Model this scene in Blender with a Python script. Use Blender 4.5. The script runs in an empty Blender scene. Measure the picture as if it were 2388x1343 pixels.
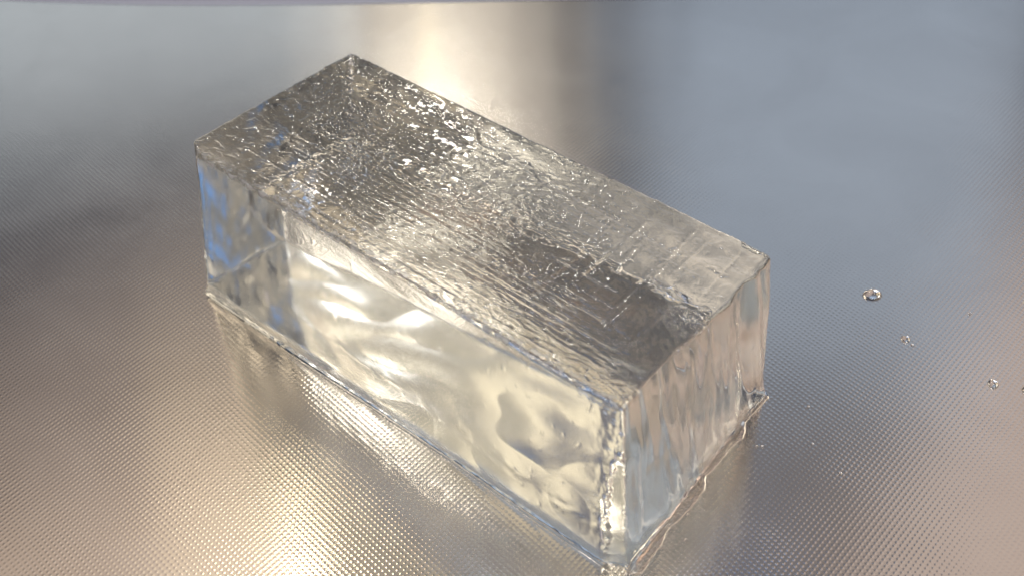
import bpy, math, random
import numpy as np
from mathutils import Vector, Matrix

S = bpy.context.scene
R = math.radians

# ------------------------------------------------------------------ camera
cam_d = bpy.data.cameras.new("camera")
cam_d.sensor_width = 36.0
cam_d.lens = 46.28
cam_d.clip_start = 0.005
cam_d.clip_end = 50
cam = bpy.data.objects.new("camera", cam_d)
S.collection.objects.link(cam)
PITCH, ROLL = 0.7524557586, -0.03492335985
fw = Vector((0, math.cos(PITCH), -math.sin(PITCH)))
up = Vector((0, math.sin(PITCH), math.cos(PITCH)))
rt = Vector((1, 0, 0))
r2 = math.cos(ROLL) * rt + math.sin(ROLL) * up
u2 = -math.sin(ROLL) * rt + math.cos(ROLL) * up
M = Matrix((r2, u2, -fw)).transposed().to_4x4()
M.translation = Vector((0.010281156902, -0.2415774696, 0.2474602465))
cam.matrix_world = M
cam_d.dof.use_dof = True
cam_d.dof.focus_distance = 0.31
cam_d.dof.aperture_fstop = 16
S.camera = cam

# ------------------------------------------------------------------ world
W = bpy.data.worlds.new("World")
S.world = W
W.use_nodes = True
bg = W.node_tree.nodes["Background"]
bg.inputs["Color"].default_value = (0.14, 0.36, 0.90, 1)
bg.inputs["Strength"].default_value = 0.05

S.view_settings.view_transform = 'Standard'
S.view_settings.look = 'None'
S.view_settings.exposure = 0.0
S.view_settings.gamma = 1.0
S.render.engine = 'CYCLES'
cy = S.cycles
cy.caustics_reflective = True
cy.caustics_refractive = True
cy.blur_glossy = 0.2
cy.max_bounces = 24
cy.transmission_bounces = 20
cy.glossy_bounces = 12
cy.diffuse_bounces = 3
cy.sample_clamp_indirect = 12
cy.use_denoising = True


# ------------------------------------------------------------------ lamps
def lamp(name, az, el, dist, w_deg, h_deg, col, rad, roll=0.0, tgt=(0, 0, 0.0)):
    """Rectangular area lamp of radiance rad*col, seen from the block at azimuth az, elevation el."""
    d = Vector((math.sin(R(az)) * math.cos(R(el)), math.cos(R(az)) * math.cos(R(el)), math.sin(R(el))))
    w = 2 * dist * math.tan(R(w_deg / 2))
    h = 2 * dist * math.tan(R(h_deg / 2))
    L = bpy.data.lights.new(name, 'AREA')
    L.shape = 'RECTANGLE'
    L.size, L.size_y = w, h
    L.color = col
    L.energy = rad * math.pi * w * h
    o = bpy.data.objects.new(name, L)
    S.collection.objects.link(o)
    z = d
    x = Vector((0, 0, 1)).cross(z).normalized()
    y = z.cross(x).normalized()
    if roll:
        q = Matrix.Rotation(R(roll), 3, z)
        x, y = q @ x, q @ y
    m = Matrix((x, y, z)).transposed().to_4x4()
    m.translation = Vector(tgt) + d * dist
    o.matrix_world = m
    return o


for w_, r_ in ((6.5, 0.36), (10.5, 0.34), (14.5, 0.20)):
    lamp("cream_window_lamp", -2.8, 28, 2.5 + w_ * 0.01, w_, 18, (1.0, 0.93, 0.80), r_)
lamp("tube_lamp", -3.7, 30, 2.2, 0.7, 14, (1.0, 0.86, 0.52), 1.9)
lamp("glint_lamp", -3.8, 37.0, 2.2, 3.2, 2.4, (1.0, 0.96, 0.88), 72.0)
lamp("bright_window_lamp", -2.5, 36.5, 2.5, 10, 6, (1.0, 0.94, 0.82), 0.5)
for w_, r_ in ((15, 0.20), (17.5, 0.18), (20, 0.16)):
    lamp("blue_window_lamp", 18, 26, 2.7 + w_ * 0.01, w_, 28, (0.62, 0.78, 1.0), r_)
lamp("blue_sill_lamp", 6.8, 22, 2.8, 4, 8, (0.66, 0.80, 1.0), 0.30)
lamp("pale_window_lamp", -23, 16, 2.9, 30, 20, (0.78, 0.90, 1.0), 0.72)
lamp("warm_soft_lamp", -9.5, 46, 1.9, 22, 14, (1.0, 0.84, 0.54), 0.36)
lamp("warm_narrow_lamp", 7.2, 46, 1.9, 4, 14, (1.0, 0.83, 0.52), 1)
lamp("warm_ceiling_lamp", -14, 53.5, 1.9, 22, 6, (1.0, 0.83, 0.52), 0.3)
lamp("spot_lamp", -18.6, 54.5, 1.6, 1.8, 5, (1.0, 0.92, 0.72), 22)
lamp("warm_streak_lamp", -16.6, 49.5, 1.6, 1.6, 9, (1.0, 0.82, 0.48), 1)
lamp("left_ceiling_lamp", -33, 52, 2.0, 22, 18, (1.0, 0.80, 0.62), 0.68)
lamp("pink_wall_lamp", 43, 44, 2.4, 24, 32, (1.0, 0.81, 0.70), 0.5)
lamp("left_back_lamp", -38, 39, 2.4, 40, 10, (1.0, 0.78, 0.60), 0.22)
lamp("right_back_lamp", 22, 50, 2.4, 26, 16, (1.0, 0.82, 0.66), 0.12)
lamp("left_pink_lamp", -84, 16, 2.0, 50, 9, (1.0, 0.68, 0.50), 1.9)
lamp("left_cream_lamp", -92, 38, 2.0, 7, 5, (1.0, 0.94, 0.82), 5.5)  # added for the bright near rim and the central sparkles
lamp("left_high_lamp", -100, 60, 2.0, 34, 24, (1.0, 0.97, 0.95), 0.46)
lamp("left_rear_lamp", -115, 40, 2.0, 20, 22, (1.0, 0.96, 0.90), 0.12)
lamp("rear_fill_lamp", 174, 33, 2.2, 60, 46, (1.0, 0.88, 0.70), 0.2)  # added ambient light from behind the camera, no fixture there
lamp("right_fill_lamp", 89, 50, 2.2, 22, 34, (1.0, 0.86, 0.64), 0.22)  # added ambient light reaching the ice from the right, no fixture there
lamp("right_low_fill_lamp", 84, 17, 2.2, 60, 24, (1.0, 0.84, 0.62), 1.9)  # added fill for the dark steel below the block's left end
lamp("blue_edge_fill_lamp", 115, 46.5, 2.2, 13, 9, (0.07, 0.32, 0.80), 1.7)  # added to tint the left vertical edge blue; no door stands there
lamp("blue_corner_fill_lamp", -8, 64, 2.0, 34, 8, (0.13, 0.42, 1.0), 1.6)  # unseen blue source, invented to tint the front corner strip

lamp("back_fill_lamp", 8, 36, 3.2, 60, 34, (1.0, 0.95, 0.94), 0.07)  # weak added fill for the dark gaps between the rear windows
lamp("ceiling_lamp", 0, 88, 1.8, 64, 44, (1.0, 0.86, 0.70), 0.7)
lamp("sparkle_fill_lamp", 12, 66, 1.8, 8, 4, (1.0, 0.96, 0.90), 20)  # invented overhead sources that put sparkles on the wet top
lamp("sparkle_fill_lamp", -42, 70, 1.8, 8, 4, (1.0, 0.96, 0.90), 20)
lamp("sparkle_fill_lamp", 100, 67, 1.8, 8, 4, (1.0, 0.96, 0.90), 20)


# ------------------------------------------------------------------ node helpers
def mat(name):
    m = bpy.data.materials.new(name)
    m.use_nodes = True
    nt = m.node_tree
    nt.nodes.clear()
    out = nt.nodes.new("ShaderNodeOutputMaterial")
    return m, nt, out


def N(nt, t, **kw):
    n = nt.nodes.new(t)
    for k, v in kw.items():
        if k in n.inputs.keys():
            n.inputs[k].default_value = v
        else:
            setattr(n, k, v)
    return n


def MATH(nt, op, a, b=None):
    n = nt.nodes.new("ShaderNodeMath")
    n.operation = op
    for i, v in enumerate((a, b)):
        if v is None:
            continue
        if isinstance(v, (int, float)):
            n.inputs[i].default_value = v
        else:
            nt.links.new(v, n.inputs[i])
    return n.outputs[0]


# ------------------------------------------------------------------ materials
def metal_material():
    m, nt, out = mat("dimpled_steel")
    lk = nt.links.new
    p = N(nt, "ShaderNodeBsdfPrincipled", Metallic=1.0, Roughness=0.2, Anisotropic=0.9)
    p.inputs["Anisotropic Rotation"].default_value = 0.25
    tg = N(nt, "ShaderNodeTangent", direction_type='UV_MAP')
    tg.uv_map = "flat"
    lk(tg.outputs[0], p.inputs["Tangent"])
    tc = N(nt, "ShaderNodeTexCoord")
    sep = N(nt, "ShaderNodeSeparateXYZ")
    lk(tc.outputs["Object"], sep.inputs[0])
    X, Y = sep.outputs[0], sep.outputs[1]
    # embossed lattice: bumps every 1.6 mm, rows offset by half
    cx = MATH(nt, 'COSINE', MATH(nt, 'MULTIPLY', X, 2 * math.pi / 0.0016))
    cyy = MATH(nt, 'COSINE', MATH(nt, 'MULTIPLY', Y, 2 * math.pi / 0.0018))
    prod = MATH(nt, 'MULTIPLY', cx, cyy)
    dots = MATH(nt, 'POWER', MATH(nt, 'MULTIPLY', MATH(nt, 'ADD', prod, 1.0), 0.5), 3.0)
    nz = N(nt, "ShaderNodeTexNoise", Scale=900.0, Detail=2.0)
    lk(tc.outputs["Object"], nz.inputs["Vector"])
    irr = N(nt, "ShaderNodeTexNoise", Scale=55.0, Detail=5.0)
    lk(tc.outputs["Object"], irr.inputs["Vector"])
    dots = MATH(nt, 'MULTIPLY', dots, MATH(nt, 'ADD', MATH(nt, 'MULTIPLY', irr.outputs["Fac"], 1.6), 0.2))
    h = MATH(nt, 'ADD', dots, MATH(nt, 'MULTIPLY', nz.outputs["Fac"], 0.05))
    bump = N(nt, "ShaderNodeBump", Strength=1.0, Distance=0.00002)
    lk(h, bump.inputs["Height"])
    lk(bump.outputs[0], p.inputs["Normal"])
    big = N(nt, "ShaderNodeTexNoise", Scale=22.0, Detail=6.0, Distortion=0.6)
    lk(tc.outputs["Object"], big.inputs["Vector"])
    cr = N(nt, "ShaderNodeValToRGB")
    cr.color_ramp.elements[0].position = 0.3
    cr.color_ramp.elements[0].color = (0.65, 0.60, 0.545, 1)
    cr.color_ramp.elements[1].position = 0.7
    cr.color_ramp.elements[1].color = (0.72, 0.67, 0.61, 1)
    lk(big.outputs["Fac"], cr.inputs[0])
    lk(cr.outputs[0], p.inputs["Base Color"])
    rr = N(nt, "ShaderNodeMapRange")
    rr.inputs["To Min"].default_value = 0.105
    rr.inputs["To Max"].default_value = 0.145
    lk(big.outputs["Fac"], rr.inputs["Value"])
    lk(rr.outputs[0], p.inputs["Roughness"])
    lk(p.outputs[0], out.inputs["Surface"])
    return m


def bench_material():
    m, nt, out = mat("grey_bench")
    lk = nt.links.new
    p = N(nt, "ShaderNodeBsdfPrincipled", Roughness=0.5)
    tc = N(nt, "ShaderNodeTexCoord")
    big = N(nt, "ShaderNodeTexNoise", Scale=9.0, Detail=4.0)
    lk(tc.outputs["Object"], big.inputs["Vector"])
    cr = N(nt, "ShaderNodeValToRGB")
    cr.color_ramp.elements[0].color = (0.36, 0.37, 0.47, 1)
    cr.color_ramp.elements[1].color = (0.46, 0.48, 0.58, 1)
    lk(big.outputs["Fac"], cr.inputs[0])
    lk(cr.outputs[0], p.inputs["Base Color"])
    lk(p.outputs[0], out.inputs["Surface"])
    return m


def ice_material():
    m, nt, out = mat("clear_ice")
    lk = nt.links.new
    g = N(nt, "ShaderNodeBsdfGlass", IOR=1.31, Roughness=0.0)
    g.inputs["Color"].default_value = (0.985, 0.99, 0.985, 1)
    at = N(nt, "ShaderNodeAttribute")
    at.attribute_name = "frost_highlight"
    ar = N(nt, "ShaderNodeAttribute")
    ar.attribute_name = "sawn"
    lk(ar.outputs["Fac"], g.inputs["Roughness"])
    tc = N(nt, "ShaderNodeTexCoord")
    n1 = N(nt, "ShaderNodeTexNoise", Scale=420.0, Detail=3.0)
    lk(tc.outputs["Object"], n1.inputs["Vector"])
    bump = N(nt, "ShaderNodeBump", Strength=0.15, Distance=0.00008)
    lk(n1.outputs["Fac"], bump.inputs["Height"])
    lk(bump.outputs[0], g.inputs["Normal"])
    d = N(nt, "ShaderNodeBsdfTranslucent")
    d.inputs["Color"].default_value = (0.9, 0.92, 0.95, 1)
    d2 = N(nt, "ShaderNodeBsdfDiffuse")
    d2.inputs["Color"].default_value = (0.85, 0.87, 0.9, 1)
    mx2 = N(nt, "ShaderNodeMixShader")
    lk(d.outputs[0], mx2.inputs[1])
    lk(d2.outputs[0], mx2.inputs[2])
    mx = N(nt, "ShaderNodeMixShader")
    lk(at.outputs["Fac"], mx.inputs[0])
    lk(g.outputs[0], mx.inputs[1])
    lk(mx2.outputs[0], mx.inputs[2])
    lk(mx.outputs[0], out.inputs["Surface"])
    return m


def water_material():
    m, nt, out = mat("melt_water")
    g = N(nt, "ShaderNodeBsdfGlass", IOR=1.33, Roughness=0.0)
    nt.links.new(g.outputs[0], out.inputs["Surface"])
    return m


STEEL, BENCH, ICE, WATER = metal_material(), bench_material(), ice_material(), water_material()


# ------------------------------------------------------------------ mesh helpers
def mesh_obj(name, verts, faces, material, smooth=True):
    me = bpy.data.meshes.new(name)
    verts = np.asarray(verts, dtype=np.float32)
    faces = np.asarray(faces, dtype=np.int32)
    k = faces.shape[1]
    me.vertices.add(len(verts))
    me.vertices.foreach_set("co", verts.ravel())
    me.loops.add(faces.size)
    me.loops.foreach_set("vertex_index", faces.ravel())
    me.polygons.add(len(faces))
    me.polygons.foreach_set("loop_start", np.arange(0, faces.size, k, dtype=np.int32))
    me.polygons.foreach_set("loop_total", np.full(len(faces), k, dtype=np.int32))
    me.polygons.foreach_set("use_smooth", np.full(len(faces), smooth, dtype=bool))
    me.update(calc_edges=True)
    me.validate()
    me.materials.append(material)
    o = bpy.data.objects.new(name, me)
    S.collection.objects.link(o)
    return o


def tag(o, label=None, cat=None, group=None, kind=None):
    for k, v in (("label", label), ("category", cat), ("group", group), ("kind", kind)):
        if v:
            o[k] = v
    return o


_perm = {}


def gnoise(x, y, seed=0):
    """2-D gradient noise, about -0.7..0.7."""
    if seed not in _perm:
        rs = np.random.RandomState(seed + 11)
        _perm[seed] = (rs.permutation(4096), rs.rand(4096) * 2 * np.pi)
    pm, an = _perm[seed]
    xi, yi = np.floor(x).astype(np.int64), np.floor(y).astype(np.int64)
    xf, yf = x - xi, y - yi

    def g(ix, iy, fx, fy):
        a = an[pm[(ix + pm[iy & 4095]) & 4095]]
        return np.cos(a) * fx + np.sin(a) * fy

    u = xf * xf * xf * (xf * (xf * 6 - 15) + 10)
    v = yf * yf * yf * (yf * (yf * 6 - 15) + 10)
    a = g(xi, yi, xf, yf) * (1 - u) + g(xi + 1, yi, xf - 1, yf) * u
    b = g(xi, yi + 1, xf, yf - 1) * (1 - u) + g(xi + 1, yi + 1, xf - 1, yf - 1) * u
    return a * (1 - v) + b * v


def fbm(x, y, seed=0, octs=3):
    s, amp = 0, 1.0
    for i in range(octs):
        s = s + amp * gnoise(x * 2 ** i, y * 2 ** i, seed + i)
        amp *= 0.5
    return s


def sst(a, b, x):
    t = np.clip((x - a) / (b - a), 0, 1)
    return t * t * (3 - 2 * t)


def box_grid(hx, hy, hz, stepx, stepy, stepz):
    """Unique vertices and quads of a box surface cut into a fine grid (box centred, mm)."""
    nx, ny, nz = [max(2, int(round(2 * h / q))) for h, q in ((hx, stepx), (hy, stepy), (hz, stepz))]
    ids = {}
    V, F = [], []
    off = 0

    def face(n1, n2, fn):
        nonlocal off
        a, b = np.meshgrid(np.arange(n1 + 1), np.arange(n2 + 1), indexing='ij')
        V.append(fn(a.ravel(), b.ravel()))
        i = np.arange((n1 + 1) * (n2 + 1)).reshape(n1 + 1, n2 + 1) + off
        F.append(np.stack([i[:-1, :-1], i[1:, :-1], i[1:, 1:], i[:-1, 1:]], -1).reshape(-1, 4))
        off += i.size

    z0 = lambda a: np.zeros_like(a)
    face(nx, ny, lambda a, b: np.stack([a, b, z0(a) + nz], 1))
    face(ny, nx, lambda a, b: np.stack([b, a, z0(a)], 1))
    face(nx, nz, lambda a, b: np.stack([a, z0(a), b], 1))
    face(nz, nx, lambda a, b: np.stack([b, z0(a) + ny, a], 1))
    face(ny, nz, lambda a, b: np.stack([z0(a) + nx, a, b], 1))
    face(nz, ny, lambda a, b: np.stack([z0(a), b, a], 1))
    V, F = np.concatenate(V), np.concatenate(F)
    key = (V[:, 0] * (ny + 1) + V[:, 1]) * (nz + 1) + V[:, 2]
    uq, first, inv = np.unique(key, return_index=True, return_inverse=True)
    P = V[first] / np.array([nx, ny, nz]) * 2 - 1
    return P * np.array([hx, hy, hz]), inv.reshape(-1)[F]


# ------------------------------------------------------------------ setting
def worktop():
    # thin steel sheet with a rolled-down rear edge
    x0, x1, yf = -1.2, 1.2, -0.9
    prof = [(yf, 0.0)]
    yb = 0.1728
    for k in range(7):
        a = k / 6 * math.pi / 2
        prof.append((yb + 0.003 * math.sin(a), -0.003 + 0.003 * math.cos(a)))
    prof.append((yb + 0.003, -0.024))
    V, F = [], []
    xs = [x0, -0.5] + [-0.24 + 0.02 * k for k in range(25)] + [0.5, x1]
    for x in xs:
        dy = -0.030 * x + (0.35 * min(0.25, max(0, -x - 0.06)) ** 2 * 1.6)
        for (y, z) in prof:
            V.append((x, y + dy, z))
    n = len(prof)
    for k in range(len(xs) - 1):
        for i in range(n - 1):
            F.append((k * n + i, k * n + n + i, k * n + n + i + 1, k * n + i + 1))
    o = mesh_obj("worktop", V, F, STEEL)
    uv = o.data.uv_layers.new(name="flat")
    for lp in o.data.loops:
        c = o.data.vertices[lp.vertex_index].co
        uv.data[lp.index].uv = (c.x, c.y + c.z)
    tag(o, kind="structure")
    V = [(-3, -2, -0.026), (3, -2, -0.026), (3, 1.2, -0.026), (-3, 1.2, -0.026)]
    b = mesh_obj("bench", V, [(0, 1, 2, 3)], BENCH, False)
    tag(b, kind="structure")


worktop()


# ------------------------------------------------------------------ ice block
TOP = np.array([[-.0711, .0252], [-.0312, .0656], [.0687, -.0229], [.0311, -.0672]]) * 1000   # A B C D
BOT = np.array([[-.0757, .0270], [-.0345, .0668], [.0728, -.0192], [.0324, -.0718]]) * 1000   # a b c d
HX, HY, HZ = 68.0, 28.5, 25.0


def scratch_lines(x, y, rows):
    """Sum of fine grooves/ridges. rows: (x0, y0, x1, y1, width mm, height mm, wobble)."""
    h = np.zeros_like(x)
    for k, (xa, ya, xb, yb, w, a, wob) in enumerate(rows):
        L = math.hypot(xb - xa, yb - ya)
        ux, uy = (xb - xa) / L, (yb - ya) / L
        m = (np.abs(x - (xa + xb) / 2) < abs(xb - xa) / 2 + 3) & (np.abs(y - (ya + yb) / 2) < abs(yb - ya) / 2 + 3)
        if not m.any():
            continue
        px, py = x[m] - xa, y[m] - ya
        t = px * ux + py * uy
        q = -px * uy + py * ux
        q = q + wob * gnoise(t * 0.35 + k * 7.3, t * 0 + k * 3.1, 77)
        e = sst(-1.0, 1.5, t) * (1 - sst(L - 1.5, L + 1.0, t))
        h[m] += a * np.exp(-(q / w) ** 2) * e * (0.6 + 0.8 * gnoise(t * 0.8 + k, t * 0 + k * 1.7, 78))
    return h


def top_relief(X, Y):
    s = (X + HX) / (2 * HX)
    t = (Y + HY) / (2 * HY)
    # melt-water beads: islands with steep rims, scattered at the left, dense in the middle
    wx = X + 0.9 * gnoise(X * 0.5, Y * 0.5, 3)
    wy = Y + 0.9 * gnoise(X * 0.5, Y * 0.5, 4)
    far = sst(0.70, 0.86, s + 0.05 * gnoise(X / 6, Y / 6, 8))
    patch = sst(-0.3, 0.35, gnoise(X / 15, Y / 9, 9))
    centre = sst(0.38, 0.52, t + 0.05 * gnoise(X / 9, Y / 5, 10)) * (1 - sst(0.80, 0.92, t)) * (1 - sst(0.60, 0.70, s))
    dens = np.clip(0.35 * patch + 0.75 * centre, 0, 1) * (1 - far)
    n = fbm(wx / 2.7, wy / 1.9, 5, 2)
    thr = 0.30 - 0.34 * dens + 0.14 * far
    h = (0.16 + 0.16 * dens) * np.sqrt(np.clip((n - thr) / 0.5, 0, 1))
    n2 = fbm(wx / 1.4, wy / 1.05, 15, 2)
    h += (1 - 0.5 * far) * 0.09 * np.sqrt(np.clip((n2 - 0.30) / 0.5, 0, 1))
    n3 = fbm(wx / 4.5, wy / 0.8, 25, 2)
    h += (1 - far) * (1 - dens) * 0.10 * np.sqrt(np.clip((n3 - 0.22) / 0.5, 0, 1))
    h += 0.07 * gnoise(X / 9, Y / 5, 26)
    # long scratches along the block
    rs = random.Random(4)
    rows = []
    for k in range(70):
        y0 = (-0.5 + min(0.98, max(0.04, rs.gauss(0.42, 0.16)))) * 2 * HY
        xa = (-0.5 + rs.uniform(0.10, 0.62)) * 2 * HX
        xl = rs.uniform(14, 55)
        rows.append((xa, y0, min(xa + xl, 52), y0 + rs.uniform(-1, 1) - xl * 0.012,
                     rs.uniform(.22, .36), rs.choice((-1, 1, 1)) * rs.uniform(.10, .24), .3))
    for k in range(26):                       # dark combed bundle near the front
        y0 = (-0.5 + rs.uniform(0.12, 0.36)) * 2 * HY
        xa = (-0.5 + rs.uniform(0.60, 0.80)) * 2 * HX
        xl = rs.uniform(10, 26)
        rows.append((xa, y0, min(xa + xl, 58), y0 - xl * 0.03 + rs.uniform(-.6, .6),
                     rs.uniform(.25, .40), rs.choice((-1, 1)) * rs.uniform(.10, .22), .6))
    # a few straight cuts across
    rows.append((22.5, 26, 28.5, -1, .22, -.12, .1))
    rows.append((-2.5 + 22, 24.5, 21.5, 14, .2, .06, .1))
    for k in range(16):
        x0 = (-0.5 + rs.uniform(0.74, 0.985)) * 2 * HX
        ya = rs.uniform(-14, 10)
        yl = rs.uniform(8, 24)
        rows.append((x0, ya, x0 + rs.uniform(-1, 1), min(ya + yl, 25), rs.uniform(.3, .5),
                     rs.choice((-1, 1)) * rs.uniform(.10, .22), .25))
    h = h + scratch_lines(X, Y, rows)
    # front quarter: gentle melt hollows
    h += far * (0.16 * gnoise(X / 5, Y / 4, 31) + 0.05 * sst(.15, .4, gnoise(X / 2.2, Y / 2.2, 32)))
    comb = sst(0.62, 0.72, s) * (1 - sst(0.90, 0.97, s)) * sst(0.05, 0.15, t) * (1 - sst(0.3, 0.42, t))
    h += comb * 0.10 * gnoise(X / 3.0, Y / 0.6, 33)
    h += 0.12 * gnoise(X / 22, Y / 16, 34)
    return h


def long_relief(X, Z):
    h = 0.35 * gnoise(X / 30, Z / 19, 41) + 0.07 * gnoise(X / 12, Z / 10, 42)
    # vertical tear marks near the left end and a broken line low on the face
    left = 1 - sst(-62, -52, X)
    h += left * 0.05 * gnoise(X / 1.8, Z / 9, 44)
    low = np.exp(-((Z + 12 + 0.05 * X + 3 * gnoise(X / 12, Z * 0, 45)) / 2.2) ** 2)
    h += low * 0.12 * gnoise(X / 3.5, Z / 2.5, 46)
    right = sst(58, 66, X)
    h += right * 0.30 * fbm(X / 4, Z / 5, 47, 3)
    sp = sst(0.48, 0.56, fbm(X / 1.6, Z / 3.0, 48, 2))
    h += -0.05 * sp
    return h


def end_relief(Y, Z):
    wy = Y + 0.12 * Z + 1.5 * gnoise(Y / 12, Z / 14, 50)
    h = 1.9 * gnoise(wy / 7.0, Z / 60, 51) + 0.55 * gnoise(wy / 2.8, Z / 30, 52)
    h += 0.05 * gnoise(wy / 1.3, Z / 9, 53) + 0.05 * gnoise(Y / 2.2, Z / 4.0, 54)
    return h


def build_ice():
    P, F = box_grid(HX, HY, HZ, 0.32, 0.19, 0.42)
    X, Y, Z = P.T
    # rounding radius that wanders along the edges
    rad = 0.65 + 0.35 * gnoise(X / 7 + Z / 6, Y / 7 + Z / 9, 61)
    rad = rad + 0.35 * gnoise(X / 1.8 + Z / 2, Y / 1.8 - Z / 2.3, 62)
    rad = rad + 0.3 * sst(15, 22, Z) * sst(15, 25, -Y) + 0.3 * sst(15, 22, Z) * sst(20, 26, Y)
    rad = np.clip(rad, 0.35, 5.0)
    # cut-off corners: shallow one at the left end, ragged one low on the front edge
    def clip(P, nx, ny, c):
        n = np.array([nx, ny, 0.0]) / math.hypot(nx, ny)
        q = P @ n
        return P - np.maximum(0, q - c)[:, None] * n
    w = (Z + HZ) / (2 * HZ)
    cl = np.interp(w, [0, 1], [0.55, 1.0])
    n1 = np.array([-4.2, -6.8]) / math.hypot(4.2, 6.8)
    n1 = (n1[0], n1[1])
    c1 = (-HX * n1[0] + (-HY) * n1[1]) + n1[0] * 6.8 * cl
    P = clip(P, n1[0], n1[1], c1)
    dep = 5.4 * (1 - sst(0.40, 0.95, w)) + 0.7 * gnoise(w * 7, w * 0, 63) + 0.2
    n2 = np.array([0.36, -1.0]) / math.hypot(0.36, 1.0)
    c2 = (HX * n2[0] - HY * n2[1]) - n2[0] * np.maximum(dep, 0)
    strip = sst(0, 0.25, P @ np.array([n2[0], n2[1], 0]) - c2)
    P = clip(P, n2[0], n2[1], c2)
    X, Y, Z = P.T
    half = np.array([HX, HY, HZ])
    inner = np.clip(P, -(half - rad[:, None]), half - rad[:, None])
    n = P - inner
    ln = np.linalg.norm(n, axis=1, keepdims=True)
    n = n / np.maximum(ln, 1e-9)
    Q = inner + n * rad[:, None]
    wt = sst(0.55, 0.95, n[:, 2])
    wl = sst(0.55, 0.95, -n[:, 1])
    wb = sst(0.55, 0.95, n[:, 1])
    wr = sst(0.55, 0.95, n[:, 0])
    wle = sst(0.55, 0.95, -n[:, 0])
    edge = 1 - np.max(np.abs(n), axis=1)
    d = wt * top_relief(X, Y) + wl * long_relief(X, Z) + wr * end_relief(Y, Z)
    d += wb * (0.38 * gnoise(X / 26 + Z / 18, Z / 26, 71) + 0.03 * gnoise(X / 8 + Z / 6, Z / 12, 72))
    wbo = sst(0.55, 0.95, -n[:, 2])
    d -= wbo * 0.45 * np.abs(gnoise(X / 22, Y / 18, 79))
    d += wle * (0.25 + 0.75 * sst(-14, 0, Y)) * (0.9 * gnoise(Y / 12, Z / 14, 73) + 0.22 * gnoise(Y / 3.5, Z / 7, 74))
    d += sst(0.05, 0.25, edge) * 0.20 * fbm(X / 3.0 + Z, Y / 3.0 + Z * 0.7, 75, 3)
    d -= sst(0.03, 0.2, edge) * sst(-22, -18, Z) * 1.6 * sst(0.30, 0.55, fbm(X / 5 + Z / 4, Y / 5 - Z / 5, 88, 3))
    d += strip * (0.75 * gnoise(X / 1.7 + Z / 9, Z / 6, 85) + 0.25 * gnoise(X / 0.9, Z / 2.2, 86))
    Q = Q + n * d[:, None]
    # flared foot where melting has undercut the faces
    zf = (Q[:, 2] + HZ)
    fl = np.clip(1 - zf / (4.2 + 3.0 * gnoise(X / 13, Y / 13, 76) + 1.0 * gnoise(X / 4, Y / 4, 77)), 0, 1) ** 1.6
    side = np.maximum(np.maximum(wl, wr), wb * .5) * (1 - sst(0.3, 0.9, -n[:, 2]))
    Q[:, 1] -= fl * (0.6 + 1.1 * (1 - sst(-45, 10, X))) * wl
    Q[:, 0] += fl * 0.6 * wr
    # flat seat
    Q[:, 2] = np.maximum(Q[:, 2], -HZ)
    # warp to the measured, slightly tapered outline
    u = (Q[:, 0] / HX + 1) / 2
    v = (Q[:, 1] / HY + 1) / 2
    w = (Q[:, 2] / HZ + 1) / 2

    def bil(c):
        A, B, C, D = c
        return ((1 - u) * (1 - v))[:, None] * A + (u * (1 - v))[:, None] * D + ((1 - u) * v)[:, None] * B + (u * v)[:, None] * C
    xy = bil(BOT) * (1 - w)[:, None] + bil(TOP) * w[:, None]
    z = w * 2 * HZ + 0.12
    V = np.concatenate([xy, z[:, None]], 1) / 1000.0
    o = mesh_obj("ice_block", V, F, ICE)
    rim = np.exp(-((HZ - Z) / 1.2) ** 2) * np.exp(-((Y + HY) / 2.2) ** 2)
    fr = sst(0.08, 0.25, edge) * sst(0.6, 0.8, Z / HZ) * (0.10 + 0.25 * sst(-.1, .35, fbm(X / 2.5, Y / 2.5, 81, 3)))
    fr = fr + wt * (0.025 * sst(.0, .5, fbm(X / 9, Y / 6, 87, 4)))
    fr = np.clip(fr + rim * 0.7 * sst(-.25, .4, fbm(X / 2.2, Y / 1.2, 83, 3)), 0, .8)  # rim term whitens the near top edge as a painted highlight over the frost
    ro = 0.02 + 0.10 * wb + wle * 0.06 + 0.10 * sst(0.55, 0.95, -n[:, 2]) + wl * (0.095 + 0.07 * sst(-38, -54, X) * (1 - sst(-60, -64, X))) + 0.015 * wr
    ar = o.data.attributes.new("sawn", 'FLOAT', 'POINT')
    ar.data.foreach_set("value", (ro * (1 - wt)).astype(np.float32))
    at = o.data.attributes.new("frost_highlight", 'FLOAT', 'POINT')
    at.data.foreach_set("value", fr.astype(np.float32))
    tag(o, "large clear block of ice with scratched wet top lying on dimpled steel", "ice block")
    return o


build_ice()


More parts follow.
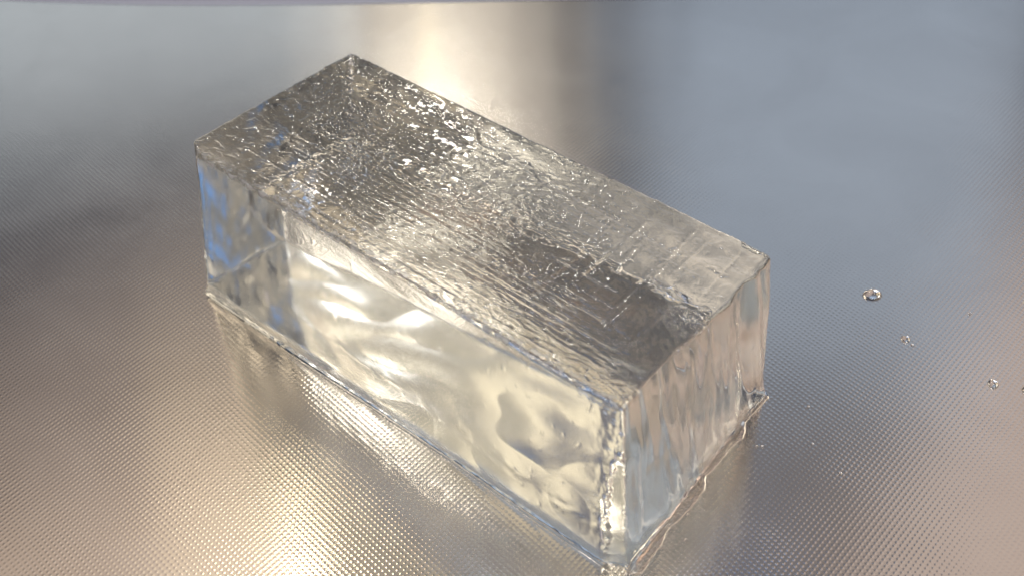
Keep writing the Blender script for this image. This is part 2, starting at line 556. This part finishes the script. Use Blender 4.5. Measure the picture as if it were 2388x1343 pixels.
# ------------------------------------------------------------------ water drops
def drop(x, y, rx, ry, h, rot, seed, label, group=None, lob=0.06, n=40, m=14):
    rs = np.random.RandomState(seed)
    ph = rs.rand(4) * 6.28
    V = [(0, 0, h)]
    for j in range(1, m + 1):
        a = j / m * math.pi * 0.45
        # spherical cap that bulges a little above its foot
        rr = math.sin(a) / 1.0
        zz = (math.cos(a) - math.cos(math.pi * .45)) / (1 - math.cos(math.pi * .45))
        for i in range(n):
            t = i / n * 2 * math.pi
            k = 1 + lob * math.sin(2 * t + ph[0]) + lob * .7 * math.sin(3 * t + ph[1])
            V.append((rx * rr * k * math.cos(t), ry * rr * k * math.sin(t), h * zz * (1 + .15 * rr * math.sin(t + ph[2])) if j < m else 0.0))
    F = []
    V = np.array(V)
    V[:, 2] += 0.00005
    b = len(V)
    ring = V[1 + (m - 1) * n:1 + m * n].copy()
    V = np.vstack([V, [[0, 0, 0.00005]], ring])
    tris = [(0, 1 + i, 1 + (i + 1) % n) for i in range(n)]
    for j in range(m - 1):
        for i in range(n):
            a0, a1 = 1 + j * n + i, 1 + j * n + (i + 1) % n
            tris += [(a0, a0 + n, a1 + n), (a0, a1 + n, a1)]
    l = b + 1
    tris += [(l + i, b, l + (i + 1) % n) for i in range(n)]
    o = mesh_obj("water_drop", V, tris, WATER)
    o.location = (x, y, 0)
    o.rotation_euler = (0, 0, rot)
    tag(o, label, "water drop", group)
    return o


G = "water drops on the steel"
drop(.1077, .0150, .00255, .0018, .0014, 0.1, 1, "largest lens-shaped water drop lying right of the ice block", G)
drop(.1126, -.0020, .0012, .0012, .0007, 0, 2, "round water drop with a tiny droplet just below it", G)
drop(.1138, -.0043, .00040, .00040, .0003, 0, 3, "tiny droplet beside the round drop below the largest drop", G, n=16, m=6)
drop(.1306, -.0188, .0014, .0014, .0009, .6, 4, "lone round drop on the dotted steel near the right edge", G)
drop(.1385, -.0212, .0013, .0013, .0009, .2, 5, "drop cut by the right picture edge below the lone round drop", G)
drop(.1481, .0100, .0010, .0010, .0007, .2, 6, "drop cut by the right picture edge level with the largest drop", G)
drop(.1318, .0064, .00042, .00042, .0003, 0, 7, "tiny droplet to the right of the largest water drop", G, n=16, m=6)
drop(.0866, -.0454, .00050, .00045, .00035, 0, 8, "bright tiny droplet nearest the front, right of the block's short end", G, n=16, m=6)
drop(.0818, -.0362, .00036, .00036, .0003, 0, 9, "tiny droplet just behind the bright front one, right of the short end", G, n=16, m=6)
drop(.0682, -.0363, .00045, .00040, .0003, 0, 10, "left one of two touching tiny droplets by the foot of the short end", G, n=16, m=6)
drop(.0695, -.0364, .00045, .00040, .0003, 0, 11, "right one of two touching tiny droplets by the foot of the short end", G, n=16, m=6)
drop(.0830, -.0242, .00038, .00038, .0003, 0, 12, "tiny droplet level with the block's right foot corner", G, n=16, m=6)
drop(.0479, -.0630, .00060, .00050, .0004, 0, 13, "small droplet on the steel close to the block's front foot corner", G, n=16, m=6)
drop(.0492, -.0560, .00050, .00050, .0004, 0, 14, "small droplet beside the lower half of the short end's foot", G, n=16, m=6)


def meltwater():
    """Shallow irregular rim of water along the foot of the short end."""
    p0, p1 = np.array([.0335, -.0722]), np.array([.0738, -.0188])
    L = np.linalg.norm(p1 - p0)
    t = (p1 - p0) / L
    nrm = np.array([t[1], -t[0]])
    nu, nv = 160, 10
    u = np.linspace(0, 1, nu)
    w = 0.9 + 1.7 * np.clip(gnoise(u * 7, u * 0 + .3, 91) + .25, 0, 1) * 2 + 0.9 * np.exp(-((u - .62) / .10) ** 2) + 0.9 * np.exp(-((u - .30) / .06) ** 2)
    w = w + 0.35 * gnoise(u * 30, u * 0 + .7, 92)
    w = w * sst(0, .04, u) * sst(1, .97, u) + 0.05
    V, F = [], []
    for i in range(nu):
        for j in range(nv + 1):
            a = j / nv * math.pi / 2
            off = w[i] * math.sin(a) - 0.5
            hgt = min(0.8, 0.32 * w[i] + .12) * math.cos(a) * (1 + .4 * float(gnoise(np.array([u[i] * 24.]), np.array([j * .4]), 93)[0]))
            p = p0 + t * L * u[i] + nrm * off / 1000
            V.append((p[0], p[1], hgt / 1000 + 0.00006))
        p = p0 + t * L * u[i] - nrm * .5 / 1000
        V.append((p[0], p[1], 0.00006))
    m = nv + 2
    for i in range(nu - 1):
        for j in range(m):
            j2 = (j + 1) % m
            F.append((i * m + j, (i + 1) * m + j, (i + 1) * m + j2, i * m + j2))
    o = mesh_obj("meltwater_rim", V, F, WATER)
    for k, p in enumerate(o.data.polygons):
        p.use_smooth = (k % m) < nv
    tag(o, "irregular rim of melted water along the foot of the block's short end", "meltwater")


meltwater()
